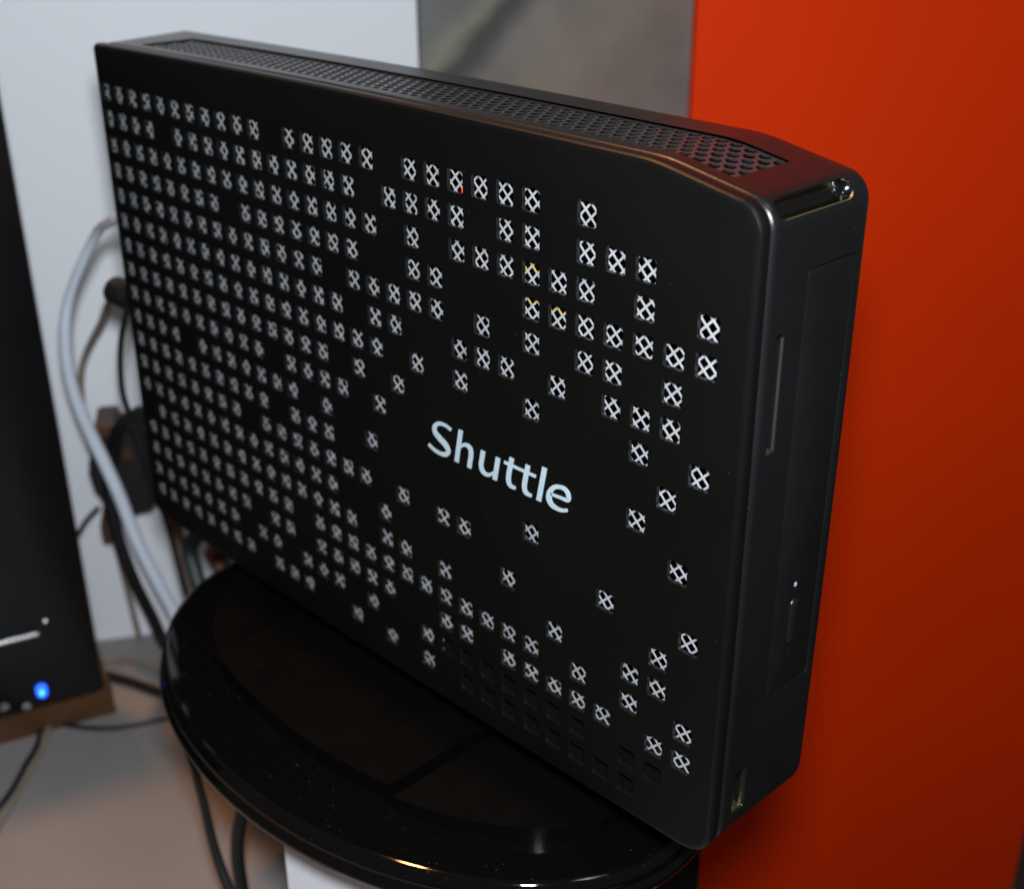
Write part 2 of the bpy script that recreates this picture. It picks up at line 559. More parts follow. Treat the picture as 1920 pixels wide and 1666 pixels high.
for c_, r_ in CELLS:
    cx, cz = c_ * P - 0.0005, -r_ * P - 0.0004
    HOLES.append(rrect(cx - HALF, cz - HALF, cx + HALF, cz + HALF, 0.0005, 1))

fp_lip = [(0.00045, 0.00015), (0.0001, 0.0006), (0.0, 0.0012), (0.0, 0.0028), (0.0004, 0.0034), (0.0016, 0.0036)]
front = plate('front_panel', offset_poly(OUT, 0.0013), HOLES, 0.0010,
              lambda u, v, d: (u, d, v), M['panel'], PC,
              lip=[(a - 0.0013, d) for a, d in fp_lip])
front.data.materials.append(M['edge'])
front.data.materials.append(M['rim'])
for p_ in front.data.polygons[LIP_FACES[2]:LIP_FACES[0]]:
    p_.material_index = 2
for p_ in front.data.polygons[LIP_FACES[0]:LIP_FACES[1]]:
    p_.material_index = 1

# perforated steel sheet right behind the openings
def steel_mesh():
    s = 0.00155; ra = 0.00118; rd = 0.00085; y0, y1 = 0.0018, 0.0019
    rad = [ra, rd] * 4
    idx = {}; verts = []; faces = []; midx = []
    def vid(x, y, z):
        k = (round(x * 1e6), round(y * 1e6), round(z * 1e6))
        if k not in idx:
            idx[k] = len(verts); verts.append((x, y, z))
        return idx[k]
    ybs = [(23, 2), (23, 3), (24, 3)]  # openings where the upper part of the mesh is coloured yellow
    for i in range(-3, 158):
        for j in range(-4, 95):
            if (i + j) % 2: continue
            cx, cz = i * s, -j * s
            if cz > 0.006 or cz < -0.1425 or cx > 0.2385: continue
            if 18.42 * P < cx < 29.5 * P and -17.9 * P < cz < -15.55 * P: continue
            mi = 0
            for c_, r_ in ybs:
                if abs(cx - (c_ * P - 0.0016)) < 0.0034 and 0.0012 < cz - (-r_ * P - 0.0014) < 0.0034: mi = 1
            din = [vid(cx + s * a, y0, cz + s * b) for a, b in ((1, 0), (.5, .5), (0, 1), (-.5, .5), (-1, 0), (-.5, -.5), (0, -1), (.5, -.5))]
            oc = [vid(cx + rad[k] * math.cos(math.pi / 4 * k), y0 + 0.00004, cz + rad[k] * math.sin(math.pi / 4 * k)) for k in range(8)]
            ob = [vid(cx + rad[k] * math.cos(math.pi / 4 * k), y1 + 0.00004, cz + rad[k] * math.sin(math.pi / 4 * k)) for k in range(8)]
            for k in range(8):
                n = (k + 1) % 8
                faces.append((din[n], din[k], oc[k], oc[n])); midx.append(mi)
                faces.append((oc[n], oc[k], ob[k], ob[n])); midx.append(mi)
    o = pydata('mesh_screen', verts, faces, [M['steel'], M['yellow']], PC, False)
    o.data.polygons.foreach_set('material_index', midx[:len(o.data.polygons)])
    return o
steel_mesh()

xz = [(18.3 * P, -15.5 * P), (29.4 * P, -15.5 * P), (29.4 * P, -17.95 * P), (18.3 * P, -17.95 * P)]  # dark sheet added to shade the inside behind the mesh cut-out
pydata('added_dark_backing', [(x, 0.0032, z) for x, z in xz] + [(x, 0.0042, z) for x, z in xz],
       [(0, 1, 2, 3), (7, 6, 5, 4), (0, 4, 5, 1), (1, 5, 6, 2), (2, 6, 7, 3), (3, 7, 4, 0)], M['pit'], PC)

# housing: a lofted shell with the grille and side openings left out
GX0, GX1, GY0, GY1 = 0.010, 0.232, 0.0082, 0.0265
SZ0, SZ1, SY0, SY1 = -0.1373, 0.0032, 0.0062, 0.0350
BY0, BY1 = 0.0056, 0.0325
def housing():
    rings = [(0.0120, 0.0030), (0.0042, 0.0030), (0.0042, 0.0012), (0.0044, 0.0006), (0.0050, 0.0001), (BY0, 0.0),
             (SY0, 0.0), (GY0, 0.0), (GY1, 0.0), (BY1, 0.0), (SY1, 0.0), (0.0365, 0.0003), (0.0378, 0.0012), (0.0385, 0.0026)]
    BZ0, BZ1 = 0.0032 + 0.0066 * math.sin(math.radians(7.6)), 0.0032 + 0.0066 * math.sin(math.radians(68.4))
    verts, faces = [], []
    n = len(OUT)
    for y, ins in rings:
        po = offset_poly(OUT, ins + 0.0002)
        for (x, z) in po:
            if x < 0.01: x -= max(0, (y - 0.008)) * 0.24 * max(0.0, min(1, (0.01 - x) / 0.012))
            verts.append((x, y, z))
    for i in range(len(rings) - 1):
        y0, y1 = rings[i][0], rings[i + 1][0]
        for k in range(n):
            j = (k + 1) % n
            (xa, za), (xb, zb) = OUT[k], OUT[j]
            if i == 7 and min(xa, xb) > GX0 - 1e-5 and max(xa, xb) < GX1 + 1e-5 and za > -0.02: continue
            if 5 <= i <= 8 and 0.2449 - 0.0066 + 0.0006 < min(xa, xb) and BZ0 - 2e-5 < min(za, zb) and max(za, zb) < BZ1 + 2e-5: continue
            if 6 <= i <= 9 and min(xa, xb) > 0.243 and SZ0 - 2e-4 < min(za, zb) and max(za, zb) < SZ1 + 2e-4: continue
            a, b = i * n + k, i * n + j
            faces.append((a, b, b + n, a + n))
    faces.append(tuple(range((len(rings) - 1) * n, len(rings) * n)))
    bm = bmesh.new(); me = bpy.data.meshes.new('housing')
    me.from_pydata(verts, [], faces); me.validate()
    bm.from_mesh(me); bmesh.ops.recalc_face_normals(bm, faces=bm.faces); bm.to_mesh(me); bm.free()
    return link('housing', me, M['case'], PC, True)
housing()

def outz(x):
    """height of the housing's top at x, read off the outline"""
    best = None
    for k in range(len(OUT)):
        (xa, za), (xb, zb) = OUT[k], OUT[(k + 1) % len(OUT)]
        if za > 0 and zb > 0 and (xa - x) * (xb - x) <= 0 and xa != xb:
            return za + (zb - za) * (x - xa) / (xb - xa) - 0.0002
    return ztop(x)

gh = []
px_, py_ = 0.00360, 0.00285
for iy in range(6):
    yy = 0.0103 + iy * py_
    x = 0.0130 + (px_ / 2 if iy % 2 else 0)
    while x < 0.2290 + (px_ / 2 if iy % 2 else 0):
        rr_ = 0.00140
        gh.append([(x + rr_ * math.cos(math.radians(60 * k + 30)), yy + rr_ * 1.12 * math.sin(math.radians(60 * k + 30))) for k in range(6)])
        x += px_
gout = [(GX0 + (GX1 - GX0) * k / 40, GY0) for k in range(41)] + [(GX1 - (GX1 - GX0) * k / 40, GY1) for k in range(41)]
tg = plate('top_grille', gout, gh, 0.0004, lambda u, v, d: (u, v, outz(u) - 0.0005 - d), [M['grille'], M['pit']], PC)
for p_ in tg.data.polygons[LIP_FACES[2]:LIP_FACES[0]]:  # hole walls coloured black, shade put into the vents
    p_.material_index = 1

lx = [(GX0 + (GX1 - GX0) * k / 24) for k in range(25)]  # dark liner added below the grille so its holes look shaded
lv = []
for x in lx:
    zt = outz(x) - 0.0012
    lv += [(x, GY0 - 0.0002, zt), (x, GY0 - 0.0002, zt - 0.005), (x, GY1 + 0.0002, zt - 0.005), (x, GY1 + 0.0002, zt)]
lf = [(4 * i + j, 4 * i + 4 + j, 4 * i + 5 + j, 4 * i + 1 + j) for i in range(24) for j in range(3)]
pydata('added_dark_liner', lv, lf, M['pit'], PC)

# right-hand side: plate with slot, drive and port openings
def sidex(z):
    pts = [(-0.14, 0.2441), (-0.1373, 0.2442), (-0.09, 0.2447), (-0.045, 0.2449), (0.0035, 0.2449)]
    for (a, xa), (b, xb) in zip(pts, pts[1:]):
        if a <= z <= b: return xa + (xb - xa) * (z - a) / (b - a) - 0.0002
    return 0.2447
SLOT = (0.0078, -0.0432, 0.0108, -0.0176)
BAY = (0.0170, -0.1085, 0.0338, -0.0062)
PORT = (0.0078, -0.1362, 0.0126, -0.1246)
sout = [(SY0, SZ0 + (SZ1 - SZ0) * k / 10) for k in range(11)][::-1] + [(SY1, SZ0 + (SZ1 - SZ0) * k / 10) for k in range(11)]
sout = [(a, b) for a, b in sout]
area = sum(sout[i][0] * sout[(i + 1) % len(sout)][1] - sout[(i + 1) % len(sout)][0] * sout[i][1] for i in range(len(sout)))
if area < 0: sout.reverse()
plate('side_panel', sout, [rrect(*SLOT, 0.0006), rrect(*BAY, 0.0012), rrect(*PORT, 0.0004)], 0.0012,
      lambda u, v, d: (sidex(v) - d, u, v), M['case'], PC)

def pocket(name, rect, depth, material, parent, wall=0.0004):
    """open box set behind a rectangular opening in the side"""
    y0, z0, y1, z1 = rect
    bm = bmesh.new()
    pts = [(y0, z0), (y1, z0), (y1, z1), (y0, z1)]
    f = [bm.verts.new((sidex(z) - 0.0010, y, z)) for y, z in pts]
    b = [bm.verts.new((sidex(z) - depth, y, z)) for y, z in pts]
    for i in range(4): bm.faces.new((f[i], f[(i + 1) % 4], b[(i + 1) % 4], b[i]))
    bm.faces.new(b)
    me = bpy.data.meshes.new(name); bm.to_mesh(me); bm.free()
    return link(name, me, material, parent)
def inset(rect, d): return (rect[0] + d, rect[1] + d, rect[2] - d, rect[3] - d)

slot = pocket('card_slot', inset(SLOT, -0.0002), 0.0045, M['pit'], PC)
def xbox(name, x0, x1, y0, y1, z0, z1, material, parent, bevel=0.0002):
    return prism(name, [(x0, y0), (x1, y0), (x1, y1), (x0, y1)], z0, z1, material, parent, bevel)
xbox('slot_highlight', 0.2441, 0.2446, 0.0104, 0.0107, -0.0428, -0.0186, M['slotglint'], slot)  # pale strips added as the highlight along the slot's inner edges
xbox('slot_highlight', 0.2436, 0.2447, 0.0079, 0.0099, -0.0431, -0.0424, M['slotglint'], slot)

# optical drive cover, a slightly bowed plate with a hairline gap round it
def drive_cover():
    y0, z0, y1, z1 = inset(BAY, 0.00035)
    op = rrect(y0, z0, y1, z1, 0.0010)
    bow = lambda u, v: 0.0004 * (1 - ((u - (y0 + y1) / 2) / ((y1 - y0) / 2)) ** 2)
    return plate('drive_cover', offset_poly(op, 0.0004), [rrect(0.0222, -0.0958, 0.0262, -0.0836, 0.0019, 5), rrect(0.0233, -0.0808, 0.0247, -0.0794, 0.0006), rrect(0.0236, -0.0982, 0.0244, -0.0974, 0.0003)], 0.002,
                 lambda u, v, d: (sidex(v) + bow(u, v) - 0.0001 - d, u, v), M['case'], PC, lip=[(-0.0003, 0.0001), (-0.0004, 0.0005), (-0.0004, 0.002)])
drive = drive_cover()
capsule('eject_button', (sidex(-.087) + 0.0001, 0.0242, -0.0941), (sidex(-.087) + 0.0001, 0.0242, -0.0853), 0.0016, M['case'], drive, squash=0.6, nrm=(1, 0, 0))
capsule('activity_light', (sidex(-.080), 0.0240, -0.0802), (sidex(-.080), 0.0240, -0.0799), 0.00055, M['activity'], drive, seg=10)

port = pocket('port', inset(PORT, -0.0002), 0.007, M['pit'], PC)
y0, z0, y1, z1 = PORT
bx = 0.2436
xbox('port_shell', bx - 0.0006, bx, y1 - 0.0006, y1 - 0.0001, z0 + 0.0002, z1 - 0.0002, M['brass'], port)
xbox('port_shell', bx - 0.006, bx, y0 + 0.0001, y0 + 0.0005, z0 + 0.0008, z1 - 0.0002, M['greyside'], port)
xbox('port_shell', bx - 0.0020, bx + 0.0003, y0 + 0.0006, y1 - 0.0008, z0 + 0.0002, z0 + 0.0009, M['brass'], port)
xbox('port_tongue', bx - 0.006, bx - 0.0012, y0 + 0.0014, y1 - 0.0018, z0 + 0.0018, z1 - 0.0012, M['pit'], port)

# glossy power button scooped into the rounded shoulder
BR = 0.0066; BC = (0.2449 - BR, 0.0032)
def shoulder(u, v, d):
    """u along the depth, v arc length from the side upwards, d below the surface"""
    t = v / BR
    rr = BR - 0.0002 - d
    return (BC[0] + rr * math.cos(t), u, BC[1] + rr * math.sin(t))
BA0, BA1 = math.radians(7.6), math.radians(68.4)
def capsule2d(u0, u1, v, r, n=28):
    return ([(u1 + r * math.sin(math.pi * k / n), v + r * math.cos(math.pi * k / n)) for k in range(n + 1)][::-1]
            + [(u0 - r * math.sin(math.pi * k / n), v - r * math.cos(math.pi * k / n)) for k in range(n + 1)][::-1])
bu0, bu1, bv, br_ = 0.0084, 0.0290, BR * math.radians(38.0), 0.00245
na = 8
bo = [(BY0, BR * (BA0 + (BA1 - BA0) * k / na)) for k in range(na + 1)][::-1] + [(BY1, BR * (BA0 + (BA1 - BA0) * k / na)) for k in range(na + 1)]
ar = sum(bo[i][0] * bo[(i + 1) % len(bo)][1] - bo[(i + 1) % len(bo)][0] * bo[i][1] for i in range(len(bo)))
if ar < 0: bo.reverse()
plate('button_surround', bo, [capsule2d(bu0, bu1, bv, br_)], 0.0008, shoulder, M['case'], PC)
bverts, bfaces = [], []
prof = [(1.02, 0.0002), (1.0, 0.0), (0.985, 0.00015)] + [(math.cos(math.radians(6 + 82 * k / 20)) ** 0.8, 0.00015 + 0.0019 * math.sin(math.radians(6 + 82 * k / 20)) ** 1.6) for k in range(1, 21)]
ncap = len(capsule2d(bu0, bu1, bv, br_))
for sc_, dd in prof:
    bverts += [shoulder(x, y, dd) for x, y in capsule2d(bu0, bu1, bv, br_ * sc_)]
for i in range(len(prof) - 1):
    for k in range(ncap):
        j = (k + 1) % ncap
        bfaces.append((i * ncap + k, i * ncap + j, (i + 1) * ncap + j, (i + 1) * ncap + k))
bfaces.append(tuple(range((len(prof) - 1) * ncap, len(prof) * ncap)))
pb = pydata('power_button', bverts, bfaces, [M['gloss'], M['bar_reflection']], PC, True)
for i_ in range(5):  # lower edge coloured gold, a reflection painted along the button
    for k in range(ncap):
        if capsule2d(bu0, bu1, bv, br_)[k][1] < bv - 0.6 * br_ and i_ * ncap + k < len(pb.data.polygons):
            pb.data.polygons[i_ * ncap + k].material_index = 1

# little lights
capsule('status_light', (0.2441, 0.0010, -0.0463), (0.2441, 0.0010, -0.0459), 0.0005, M['led_amber'], PC, seg=10)
capsule('disk_light', (20 * P + 0.0013, 0.0011, -0.0027), (20 * P + 0.0013, 0.0011, -0.0023), 0.00055, M['led_red'], PC, seg=10)

# lettering: strokes of changing width, each letter raised a hair
def lettering():
    BASE = -0.0715; SL = 0.205
    bm = bmesh.new()
    depth = [0.0]
    def stroke(pts, widths, smooth=True, n=8):
        depth[0] += 0.000006
        mm = [Vector((x / 1000, 0, z / 1000)) for x, z in pts]
        path = catmull(mm, n) if smooth and len(mm) > 2 else mm
        m = len(path)
        ws = []
        for i in range(m):
            t = i / (m - 1) * (len(widths) - 1)
            a = min(int(t), len(widths) - 2); ws.append((widths[a] + (widths[a + 1] - widths[a]) * (t - a)) / 2000)
        fv, bv = [], []
        for i, p in enumerate(path):
            t = (path[min(i + 1, m - 1)] - path[max(i - 1, 0)]).normalized()
            nn = Vector((-t.z, 0, t.x))
            for sgn in (1, -1):
                q = p + nn * ws[i] * sgn
                q.x += SL * (q.z - BASE)
                fv.append(bm.verts.new((q.x, -0.00012 - depth[0], q.z)))
                bv.append(bm.verts.new((q.x, 0.00002, q.z)))
        for i in range(m - 1):
            a, b, c, d = 2 * i, 2 * i + 1, 2 * i + 3, 2 * i + 2
            bm.faces.new((fv[a], fv[b], fv[c], fv[d]))
            bm.faces.new((fv[a], fv[d], bv[d], bv[a])); bm.faces.new((fv[b], bv[b], bv[c], fv[c]))
        bm.faces.new((fv[0], bv[0], bv[1], fv[1])); bm.faces.new((fv[-2], fv[-1], bv[-1], bv[-2]))
    T = 1.52; N = 0.90
    stroke([(156.2, -63.3), (154.2, -62.75), (151.7, -62.95), (150.2, -64.3), (150.5, -65.9), (152.4, -67.0), (154.8, -68.1), (156.2, -69.5), (155.4, -70.8), (153.0, -71.25), (150.6, -70.9), (148.7, -70.2)],
           [N, N, 1.1, 1.45, T, 1.75, 1.75, T, 1.4, 1.1, 1.0, N])
    stroke([(159.6, -62.1), (159.6, -71.5)], [T, T], False)
    stroke([(159.9, -67.3), (161.0, -66.0), (162.4, -65.5), (163.8, -66.1), (164.3, -67.8), (164.3, -69.6), (164.3, -71.5)], [0.8, 0.95, 1.15, 1.45, T, T, T])
    stroke([(168.2, -65.0), (168.2, -67.2), (168.25, -69.2), (169.0, -70.6), (170.5, -71.05), (171.9, -70.5), (173.0, -69.4)], [T, T, T, 1.4, 1.1, 0.95, 0.8])
    stroke([(173.5, -65.0), (173.5, -71.5)], [T, T], False)
    for dx in (0.0, 5.45):
        stroke([(177.95 + dx, -63.4), (177.85 + dx, -66.5), (177.9 + dx, -69.2), (178.5 + dx, -70.7), (179.6 + dx, -71.1), (180.7 + dx, -71.0)], [1.5, T, T, 1.4, 1.05, N])
    stroke([(175.7, -65.45), (186.4, -65.45)], [0.8, 0.8], False)
    stroke([(188.6, -62.1), (188.6, -71.5)], [T, T], False)
    stroke([(191.9, -68.2), (194.5, -68.0), (197.3, -67.75), (197.1, -66.4), (196.0, -65.4), (194.4, -65.25), (192.6, -66.0), (191.5, -67.8), (191.6, -69.6), (192.8, -70.9), (194.7, -71.25), (196.4, -71.0), (197.7, -70.4)],
           [0.75, 0.8, 1.1, 1.3, 1.15, 1.05, 1.25, T, 1.7, 1.4, 1.1, 1.0, 0.85])
    return bm_obj('lettering', bm, M['print'], PC)
lettering()

# ================================================================== STAND
SC = (0.1182, 0.0178)
ST = empty('pedestal_stand', (SC[0], SC[1], -0.1860), 'oval glossy black pedestal stand holding the upright computer, dusty top', 'stand')
A0, B0 = 0.1037, 0.0689
def oval(name, prof, material):
    """prof: (distance inwards from the rim, z)"""
    o = lathe(name, [(1.0, z) for d, z in prof], (0, 0), material, None, 180)
    n = 180
    for i, (d, z) in enumerate(prof):
        for k in range(n):
            a = 2 * math.pi * k / n
            o.data.vertices[i * n + k].co = (SC[0] + (A0 - d) * math.cos(a) - ST.location.x, SC[1] + (B0 - d) * math.sin(a) - ST.location.y, z - ST.location.z)
    o.parent = ST
    o.data.update()
    return o
oval('base_disc', [(0.0150, -0.1675), (0.0036, -0.1675), (0.0030, -0.1675), (0.0026, -0.1676), (0.0021, -0.1678), (0.0016, -0.1683), (0.0009, -0.1694), (0.0005, -0.1708), (0.0004, -0.1717), (0.0010, -0.1723), (0.0004, -0.1730), (-0.0004, -0.1738), (-0.0007, -0.1750), (-0.0003, -0.1762), (0.0030, -0.1790), (0.0110, -0.1860)], M['piano'])
DA, DB = 0.0880, 0.0490
def y_front(x): return SC[1] - DB * math.sqrt(max(0.0, 1 - ((x - SC[0]) / DA) ** 2))
def seg_poly(x0, x1, yb=0.030, n=26):
    pts = [(x0 + (x1 - x0) * k / n, y_front(x0 + (x1 - x0) * k / n)) for k in range(n + 1)]
    pts += [(x1, max(yb, pts[-1][1] + .002)), (x0, max(yb, pts[0][1] + .002))]
    return pts
prism('deck_segment', seg_poly(0.1590, 0.2045), -0.1680, -0.1632, [M['deck'], M['piano']], ST, 0.0009, True, 5)
prism('deck_segment', seg_poly(0.0320, 0.0655), -0.1680, -0.1632, [M['deck'], M['piano']], ST, 0.0009, True, 5)
cp = [(0.0680 + (0.1560 - 0.0680) * k / 24, 0.1726 - math.sqrt(0.2017 ** 2 - (0.0680 + (0.1560 - 0.0680) * k / 24 - 0.1131) ** 2)) for k in range(25)]
prism('centre_plate', cp + [(0.1560, 0.040), (0.0680, 0.040)], -0.1680, -0.1618, [M['deck'], M['piano']], ST, 0.0009, True, 5)
for ob_ in ST.children:
    if len(ob_.data.materials) > 1:
        for p_ in ob_.data.polygons:
            if abs(p_.normal.z) < 0.97: p_.material_index = 1
        ob_.data.set_sharp_from_angle(angle=math.radians(11))
prism('cradle', rrect(0.030, 0.0170, 0.2140, 0.0340, 0.002, 3), -0.1640, -0.1490, M['blackbox'], ST, 0.001)

# boxes under the stand
WB = empty('white_box', (0.115, 0.01, DESK_Z), 'white box with a grey side standing on the desk under the black disc', 'box')
wb = [(0.1170, -0.0355), (0.1640, -0.0230), (0.1500, 0.0280), (0.0930, 0.0300)]
prism('body', wb, DESK_Z, -0.1862, M['whitebox'], WB, 0.003)
a_, b_ = Vector((0.0930, 0.0300)), Vector((0.1170, -0.0355)); d_ = (b_ - a_).normalized(); n_ = Vector((d_.y, -d_.x))
if n_.x > 0: n_ = -n_
q = [a_ + d_ * 0.003 + n_ * 0.0006, b_ - d_ * 0.0025 + n_ * 0.0006, b_ - d_ * 0.0025 - n_ * 0.002, a_ + d_ * 0.003 - n_ * 0.002]
prism('grey_side', [tuple(v) for v in q], DESK_Z + 0.002, -0.1885, M['greyside'], WB, 0.0003)  # left face of the box, a thin plain grey sheet

c0 = Vector((0.1926, 0.0700)); e1 = Vector((-0.855, 0.519)); e2 = Vector((-0.519, -0.855))
bb = [c0, c0 + e1 * 0.09, c0 + e1 * 0.09 + e2 * 0.03, c0 + e2 * 0.03]
tag(prism('black_box', [tuple(v) for v in bb], DESK_Z, -0.1862, M['blackbox'], None, 0.002),
    'plain black box under the right side of the disc, before the orange panel', 'box')

# ================================================================== MONITOR
MD = Vector((0.2999, 0.9540, 0)); MN = Vector((0.9540, -0.2999, 0)); MO = Vector((-0.1010, 0.0084, 0))
MZ = -0.283
def mon(u, z, d): return MO + MD * u - MN * d + Vector((0, 0, z))
MON = empty('monitor', tuple(mon(-0.15, DESK_Z, 0.02)), 'black monitor at the left with a glowing blue power light', 'monitor')
mout = rrect(-0.36, MZ, 0.0, 0.02, 0.003, 3)
plate('bezel', offset_poly(mout, 0.0012), [rrect(-0.345, -0.2435, -0.0250, 0.004, 0.001, 2)], 0.003, lambda u, v, d: mon(u, v, d), M['monitor'], MON,
      lip=[(-0.0009, 0.0003), (-0.0012, 0.0012), (-0.0012, 0.020), (0.0, 0.022), (0.012, 0.0225)])
pydata('screen', [mon(-0.346, -0.2445, 0.0022), mon(-0.0240, -0.2445, 0.0022), mon(-0.0240, 0.005, 0.0022), mon(-0.346, 0.005, 0.0022)], [(0, 1, 2, 3)], M['screen'], MON)
def mbox(name, u0, u1, z0, z1, d0, d1, material, parent, bevel=0.0):
    bm = bmesh.new()
    vs = [bm.verts.new(mon(u, z, d)) for d in (d0, d1) for u, z in ((u0, z0), (u1, z0), (u1, z1), (u0, z1))]
    for f in ((0, 1, 2, 3), (7, 6, 5, 4), (0, 4, 5, 1), (1, 5, 6, 2), (2, 6, 7, 3), (3, 7, 4, 0)): bm.faces.new([vs[i] for i in f])
    if bevel: bmesh.ops.bevel(bm, geom=bm.edges[:], offset=bevel, segments=2, affect='EDGES')
    return bm_obj(name, bm, material, parent, True)
mbox('rear_cover', -0.34, -0.010, -0.272, 0.010, 0.021, 0.040, M['monitor'], MON, 0.004)
capsule('lip_reflection', mon(-0.34, -0.2462, 0.0002), mon(-0.0238, -0.2452, 0.0002), 0.0012, M['chrome'], MON)  # chrome bar added in place of the screen lip's reflection
capsule('trim_button', mon(-0.0197, -0.2394, 0.0), mon(-0.0195, -0.2394, 0.0), 0.0013, M['chrome'], MON, squash=0.6)
led = capsule('power_light', mon(-0.0267, -0.2755, -0.0002), mon(-0.0267, -0.2735, -0.0002), 0.0023, M['led_blue'], MON)
capsule('light_core', mon(-0.0268, -0.2749, -0.0012), mon(-0.0268, -0.2739, -0.0012), 0.0014, M['led_core'], led)
for uu, zz in ((-0.0342, -0.2805), (-0.0432, -0.2778)):
    ob = lathe('button', [(0.0017, 0.0004), (0.0019, 0.0008), (0.0012, 0.0009), (0.0010, 0.0004)], (0, 0), M['chrome'], None, 20)
    mm_ = Matrix((MD, Vector((0, 0, 1)), MN)).transposed().to_4x4()
    ob.data.transform(Matrix.Translation(mon(uu, zz, 0.0) - MON.location) @ mm_)
    ob.parent = MON
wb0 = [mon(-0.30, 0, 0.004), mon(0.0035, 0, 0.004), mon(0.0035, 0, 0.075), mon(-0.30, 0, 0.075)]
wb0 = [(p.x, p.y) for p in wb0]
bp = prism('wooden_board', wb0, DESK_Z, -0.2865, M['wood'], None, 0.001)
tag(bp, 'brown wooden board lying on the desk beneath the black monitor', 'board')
mbox('foot', -0.26, -0.03, -0.2863, -0.2722, 0.023, 0.034, M['monitor'], MON, 0.001)

# ================================================================== CABLES
def cable(name, pts, r, material, label, cat='cable', group=None, sub=8):
    return tag(tube(name, pts, r, material, None, 12, sub), label, cat, group)

cable('white_cable', [(-0.0065, 0.0150, -0.0400), (-0.0279, 0.0126, -0.0472), (-0.0386, 0.0142, -0.0515), (-0.0594, 0.0185, -0.0604), (-0.0774, 0.0178, -0.0780), (-0.0896, 0.0169, -0.0932), (-0.0960, 0.0160, -0.1069), (-0.1014, 0.0168, -0.1236), (-0.1056, 0.0194, -0.1401), (-0.1087, 0.0241, -0.1581), (-0.1092, 0.0290, -0.1759), (-0.1088, 0.0336, -0.1952), (-0.1085, 0.0379, -0.2182), (-0.1073, 0.0436, -0.2401), (-0.1060, 0.0497, -0.2614), (-0.1030, 0.0538, -0.2800), (-0.085, 0.060, -0.2962), (-0.05, 0.075, -0.2970)],
      lambda t: 0.0019 + 0.0011 * min(1, max(0, (t - .2) / .35)), M['cablewhite'], 'thick white cable curving down from the computer past the grey wall')

plug = empty('power_plug', (-0.030, 0.017, -0.082), 'small black plug with its thin cord in the left side of the computer', 'plug')
tube('plug_body', [(-0.0080, 0.0200, -0.0810), (-0.0200, 0.0185, -0.0815), (-0.0330, 0.0165, -0.0800), (-0.0450, 0.0150, -0.0785)], lambda t: 0.0046 if t < .75 else 0.0052, M['rubber'], plug, 14)
tube('cord', [(-0.0400, 0.0165, -0.0810), (-0.0440, 0.0185, -0.0850), (-0.0478, 0.0192, -0.0900), (-0.0578, 0.0211, -0.1015), (-0.0680, 0.0237, -0.1161), (-0.0729, 0.0252, -0.1307), (-0.0766, 0.0287, -0.1435), (-0.0773, 0.0315, -0.1568), (-0.076, 0.034, -0.175), (-0.073, 0.037, -0.20), (-0.070, 0.040, -0.24), (-0.069, 0.046, -0.2975)], 0.00115, M['rubber'], plug)
cable('grey_cord', [(-0.0400, 0.022, -0.0830), (-0.070, 0.032, -0.089), (-0.1042, 0.0411, -0.1030), (-0.1252, 0.0451, -0.1196), (-0.1455, 0.0462, -0.1380), (-0.1517, 0.0439, -0.1508), (-0.1545, 0.0431, -0.1675), (-0.1542, 0.0435, -0.1869), (-0.150, 0.045, -0.22), (-0.148, 0.05, -0.298)], 0.0016, M['cablebrown'], 'thin brownish grey cord hanging close to the wall below the plug')

ad = empty('power_adapter', (-0.135, 0.040, -0.19), 'black power adapter with orange brown edges hanging behind the white cable', 'adapter')
def adapter():
    def on(a, b, o): return W0 + WD * a + WN * o + Vector((0, 0, b))
    poly = [(0.000, -0.190), (0.006, -0.176), (0.018, -0.1700), (0.030, -0.176), (0.033, -0.195), (0.028, -0.214), (0.014, -0.216), (0.002, -0.204)]
    bm = bmesh.new()
    f = [bm.verts.new(on(a + .011, b, 0.030)) for a, b in poly]; g = [bm.verts.new(on(a + .011, b, 0.008)) for a, b in poly]
    bm.faces.new(f); bm.faces.new(g[::-1])
    for i in range(8): bm.faces.new((f[i], g[i], g[(i + 1) % 8], f[(i + 1) % 8]))
    bmesh.ops.bevel(bm, geom=bm.edges[:], offset=0.002, segments=2, affect='EDGES')
    bm_obj('adapter_body', bm, M['rubber'], ad, True)
    for a, b, w, h in ((0.022, -0.171, 0.010, 0.005), (0.030, -0.183, 0.004, 0.006), (0.017, -0.222, 0.008, 0.010)):
        bm = bmesh.new()
        vs = [bm.verts.new(on(a + w * u, b + h * v, o)) for o in (0.0325, 0.006) for u, v in ((-.5, -.5), (.5, -.5), (.5, .5), (-.5, .5))]
        for q_ in ((0, 1, 2, 3), (7, 6, 5, 4), (0, 4, 5, 1), (1, 5, 6, 2), (2, 6, 7, 3), (3, 7, 4, 0)): bm.faces.new([vs[i] for i in q_])
        bmesh.ops.bevel(bm, geom=bm.edges[:], offset=0.001, segments=2, affect='EDGES')
        bm_obj('adapter_clip', bm, M['outlet'], ad, True)
adapter()
cable('black_cable', [(-0.0560, 0.0400, -0.1500), (-0.0822, 0.0388, -0.1473), (-0.0938, 0.0389, -0.1518), (-0.1056, 0.0387, -0.1586), (-0.1167, 0.0398, -0.1690), (-0.1225, 0.0398, -0.1803), (-0.1249, 0.0370, -0.1933), (-0.1250, 0.0362, -0.2071), (-0.1244, 0.0367, -0.2242), (-0.1224, 0.0400, -0.2466), (-0.1220, 0.0465, -0.2715), (-0.1190, 0.0499, -0.2880), (-0.112, 0.056, -0.2960), (-0.08, 0.075, -0.2965)], 0.0029, M['rubber'], 'thick black cable looping behind the adapter and down to the desk')
